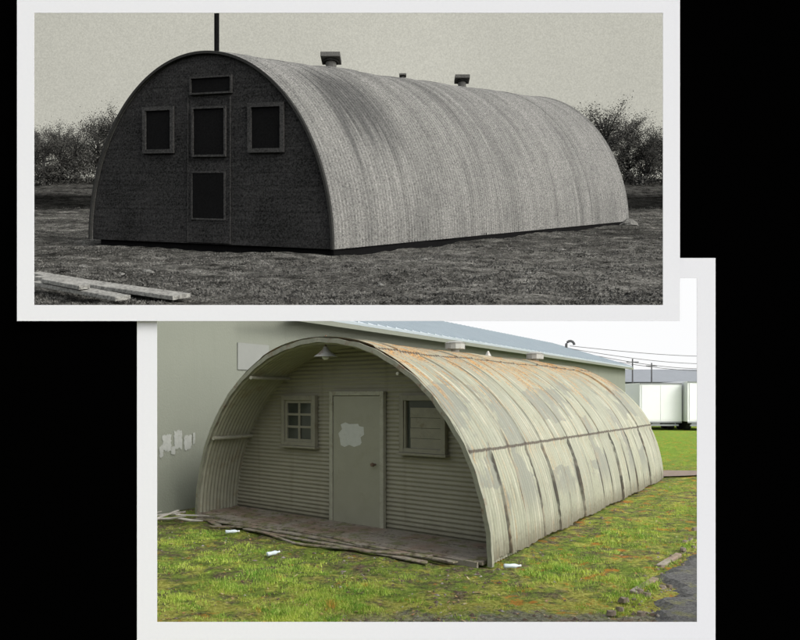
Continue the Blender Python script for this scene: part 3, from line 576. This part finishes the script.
win2('window',.241,.376,13.9,20.9,.6); win2('window',.680,.818,13.8,20.8,.6)
win2('window',.453,.593,13.3,20.6,.3); win2('louvre_vent',.445,.617,22.4,25.0,.25)
s0,s1=.436*WW2,.607*WW2
b=B(); sb(b,s0,s1,.8,12.4,.1,.22); dd=b.mk('door',m_end2,parent=hut2)
b=B(); sb(b,s0-.12,s0,.8,22.0,.1,.24); sb(b,s1,s1+.12,.8,22.0,.1,.24); b.mk('door_frame',m_trim2,parent=dd)
b=B(); a0,a1=.450*WW2,.590*WW2
sb(b,a0,a0+.25,4.1,11.2,.221,.34); sb(b,a1-.25,a1,4.1,11.2,.221,.34); sb(b,a0+.25,a1-.25,10.95,11.2,.221,.33); sb(b,a0+.25,a1-.25,4.1,4.35,.221,.33); b.mk('panel_frame',m_trim2,parent=dd)
sb(B(),a0+.25,a1-.25,4.35,10.95,.221,.27).mk('door_panel',m_blk2,parent=dd)
b=B()
def fb(p,q,z0,z1,w_):
    p=np.array(p);q=np.array(q); t_=(q-p)/np.linalg.norm(q-p); n_=np.array((-t_[1],t_[0]))*w_; P=[]
    for r in (p,q):
        for s in (-1,1):
            for z in (z0,z1): rr=r+n_*s; P.append((rr[0],rr[1],gt(rr[1])+z))
    b.add(P,[(0,1,3,2),(4,6,7,5),(0,4,5,1),(2,3,7,6),(0,2,6,4),(1,5,7,3)])
fb(R2+EU2*.5-U2*.5,R2+E2*.985-U2*.5,-1,.9,.3); fb(L2+EU2*1.2+U2,R2+EU2*1.2-U2,-1,1.2,.3)
b.mk('shadow_skirt',m_blk2,parent=hut2)  # near-black skirt added along the base to stand for the hut's shadow line
for l_,s in ((.29,3.3),(.498,1.3),(.705,3.0)):
    p=arch(S2,math.pi/2,l_,0.); b=B(); z=np.array((0,0,1.))*s
    b.tube([p-z*.2,p+z*.40],.28*s,14); v=b.mk('roof_vent',m_vent2,parent=hut2)
    b=B(); b.obox(p+z*.58,(.50*s,0,0),(0,.50*s,0),(0,0,.12*s)); b.obox(p+z*.73,(.34*s,0,0),(0,.34*s,0),(0,0,.028*s)); b.mk('vent_cap',m_vent2,parent=v,bevel=.06)
    B().tube([p+z*.34,p+z*.455],.38*s,14).mk('vent_collar',m_rim2,parent=v)
p=np.array((-26.7,107.8)); zt=gt(107.8)+28.3
t=thing('mast_pole',(p[0],p[1],zt),"dark metal mast standing on the hut roof ridge","pole")
B().tube([(p[0],p[1],zt-1),(p[0],p[1],zt+9)],.36,10).mk('post',m_blk2,parent=t)
m_lum=grainy('pale_lumber',(.19,.187,.17),.7,3.5,.5,.3)
for i,(xa,ya,xb,yb,w_,h_) in enumerate(((-36.3,75.0,-18.5,62.8,.95,.25),(-34.5,70.5,-23,61.5,.7,.35),(-38.5,78,-31.5,72.5,.6,.2),(-33,69,-27.5,64.5,.5,.8))):
    a=np.array((xa,ya,gt(ya)+h_)); e=np.array((xb,yb,gt(yb)+h_)); ax=(e-a)/2; ay2=np.array((-(e-a)[1],(e-a)[0])); ay2=ay2/np.linalg.norm(ay2)*w_; ay=np.array((ay2[0],ay2[1],.3*ay2[1]))
    B().obox((a+e)/2,ax,ay,(0,0,.18)).mk('lumber_plank',m_lum,origin=tuple((a+e)/2),bevel=.04,label="wide flat plank lying on rough ground",cat="plank",group="planks on the rough ground")
m_rock=grainy('dull_stone',(.12,.118,.108),.6,3.5)
for i,(x,y,r) in enumerate(((-37.5,88,.5),(-28,82,.5),(-30,80,.4),(3,92,.4),(24,110,.45),(49,158,1.3),(-2,75,.3),(14,80,.35))):
    V=[];F=[];z0=float(gz2(np.float64(x),np.float64(y)))
    for a in range(4):
        for j in range(8):
            q=2*math.pi*j/8; rr=r*(1,.95,.7,.25)[a]*random.uniform(.7,1.3); V.append((x+1.5*rr*math.cos(q),y+rr*math.sin(q),z0-.1+r*.35*a*random.uniform(.8,1.2)))
    for a in range(3):
        for j in range(8): F.append((a*8+j,a*8+(j+1)%8,a*8+8+(j+1)%8,a*8+8+j))
    F.append(tuple(range(24,32)))
    mk('rubble_stone',V,F,m_rock,origin=(x,y,z0),label="grey stone lump lying on rough dark ground",cat="stone",group="stones on the rough ground")
N=36000; yy=60+150*rng.random(N)**1.7; xx=rng.uniform(-.6,.45,N)*yy
M=np.linalg.inv(np.array([[W2[0],E2[0]],[W2[1],E2[1]]])); a_=M[0,0]*(xx-C2[0])+M[0,1]*(yy-C2[1]); l_=M[1,0]*(xx-C2[0])+M[1,1]*(yy-C2[1])
nz=np.sin(xx*.2+yy*.33)+np.sin(xx*.47-yy*.6)+.7*np.sin(xx*1.1+yy*1.3)+rng.normal(0,.9,N)
kp=~((np.abs(a_)<1.03)&(l_>-.03)&(l_<1.02))&(nz>.3)
m_w2=grainy('monochrome_weeds',(.080,.078,.071),.9,1.2,.9,.3)
V,F=blades(xx[kp],yy[kp],gz2,4,.18,.13,.5); mk('weeds',V,F,m_w2,kind='stuff',label="dark coarse stubble over rough ground",cat="weeds")
# trees
m_tr2=grainy('dark_bark',(.035,.034,.032),.3,2); m_lf2=grainy('hazy_foliage',(.064,.063,.057),.3,.6,.7,.15)
def tree(loc,h,seed):
    r_=np.random.default_rng(seed); t=thing('tree',loc,"dark leafy tree at the field edge","tree","trees along the field edge")
    L=np.array(loc,float); b=B(); b.tube([L-(0,0,.5),L+(0,0,h*.3),L+(.4,0,h*.6),L+(.2,.3,h*.85)],[h*.03,h*.024,h*.012,h*.004],8); tips=[]
    for i in range(34):
        z=h*r_.uniform(.15,.70); an=r_.random()*6.28; ln=h*r_.uniform(.15,.42); d=np.array((math.cos(an)*ln,math.sin(an)*ln,ln*r_.uniform(.3,1.0)))
        p=L+(0,0,z); b.tube([p,p+d*.5+(0,0,.2),p+d],[h*.009,h*.006,h*.002],5); tips+= [p+d,p+d*.65,p+d*.85,p+d*.4]
    b.mk('trunk',m_tr2,parent=t)
    tips=np.array(tips); n=14000; c=tips[r_.integers(0,len(tips),n)]; sc=h*.055*(.4+r_.random((n,1))); p=c+r_.normal(0,1,(n,3))*sc; p[:,2]=np.maximum(p[:,2],L[2]+h*.05)
    a=r_.normal(0,1,(n,3)); a/=np.linalg.norm(a,axis=1)[:,None]; q=np.cross(a,r_.normal(0,1,(n,3))); q/=np.linalg.norm(q,axis=1)[:,None]; s=h*.008*(.4+r_.random((n,1)))
    V=np.stack([p-a*s,p+q*s*.7,p+a*s,p-q*s*.7],1).reshape(-1,3); mk('crown',V,np.arange(n*4).reshape(n,4),m_lf2,parent=t); return t
specs=[(22,245,21),(44,240,18),(60,250,20),(76,246,18),(98,252,24),(118,250,24),(586,246,24),(606,240,26),(628,250,23),(646,244,18),(664,248,19),(700,246,22),(0,244,22),(725,243,20)]
tv=[tree((0,0,-900),20,11+i) for i in range(4)]
for i,(u,y,h) in enumerate(specs):
    x=(u-400)/740*y; z=float(gz2(np.float64(x),np.float64(y)))-.3; copy_thing(tv[i%4],(x,y,z),h/20*1.0,i*1.3)
for t in tv:
    for c in list(t.children): bpy.data.objects.remove(c)
    bpy.data.objects.remove(t)
n=60000; uu=rng.uniform(-60,780,n); y=rng.uniform(238,256,n); x=(uu-400)/740*y
hh=9*(.75+.3*np.sin(x*.23)+.25*np.sin(x*.61+1))*rng.random(n)**.9; z=gz2(x,y)+hh
p=np.stack([x,y,z],-1); a=rng.normal(0,1,(n,3)); a/=np.linalg.norm(a,axis=1)[:,None]; q=np.cross(a,rng.normal(0,1,(n,3))); q/=np.linalg.norm(q,axis=1)[:,None]; s=.30*(.5+rng.random((n,1)))
mk('undergrowth',np.stack([p-a*s,p+q*s*.7,p+a*s,p-q*s*.7],1).reshape(-1,3),np.arange(n*4).reshape(n,4),m_lf2,kind='stuff',label="dark scrubby undergrowth beneath field edge trees",cat="bushes")
def f_s2(g):
    o=g.obj(); a=g.noise(g.scale(o,(.01,.01,.01)),1,4); d=g.noise(o,1.6,1,.7); c=g.mix(a,(.45,.445,.39),(.61,.60,.525)); return g.mul(c,g.math('ADD',.76,g.math('MULTIPLY',d,.48)))
m_s2=emis('hazy_monochrome_sky',f_s2)
mk('sky',[(-330,329,50),(330,329,50),(330,329,270),(-330,329,270)],[(0,1,2,3)],m_s2,kind='structure')
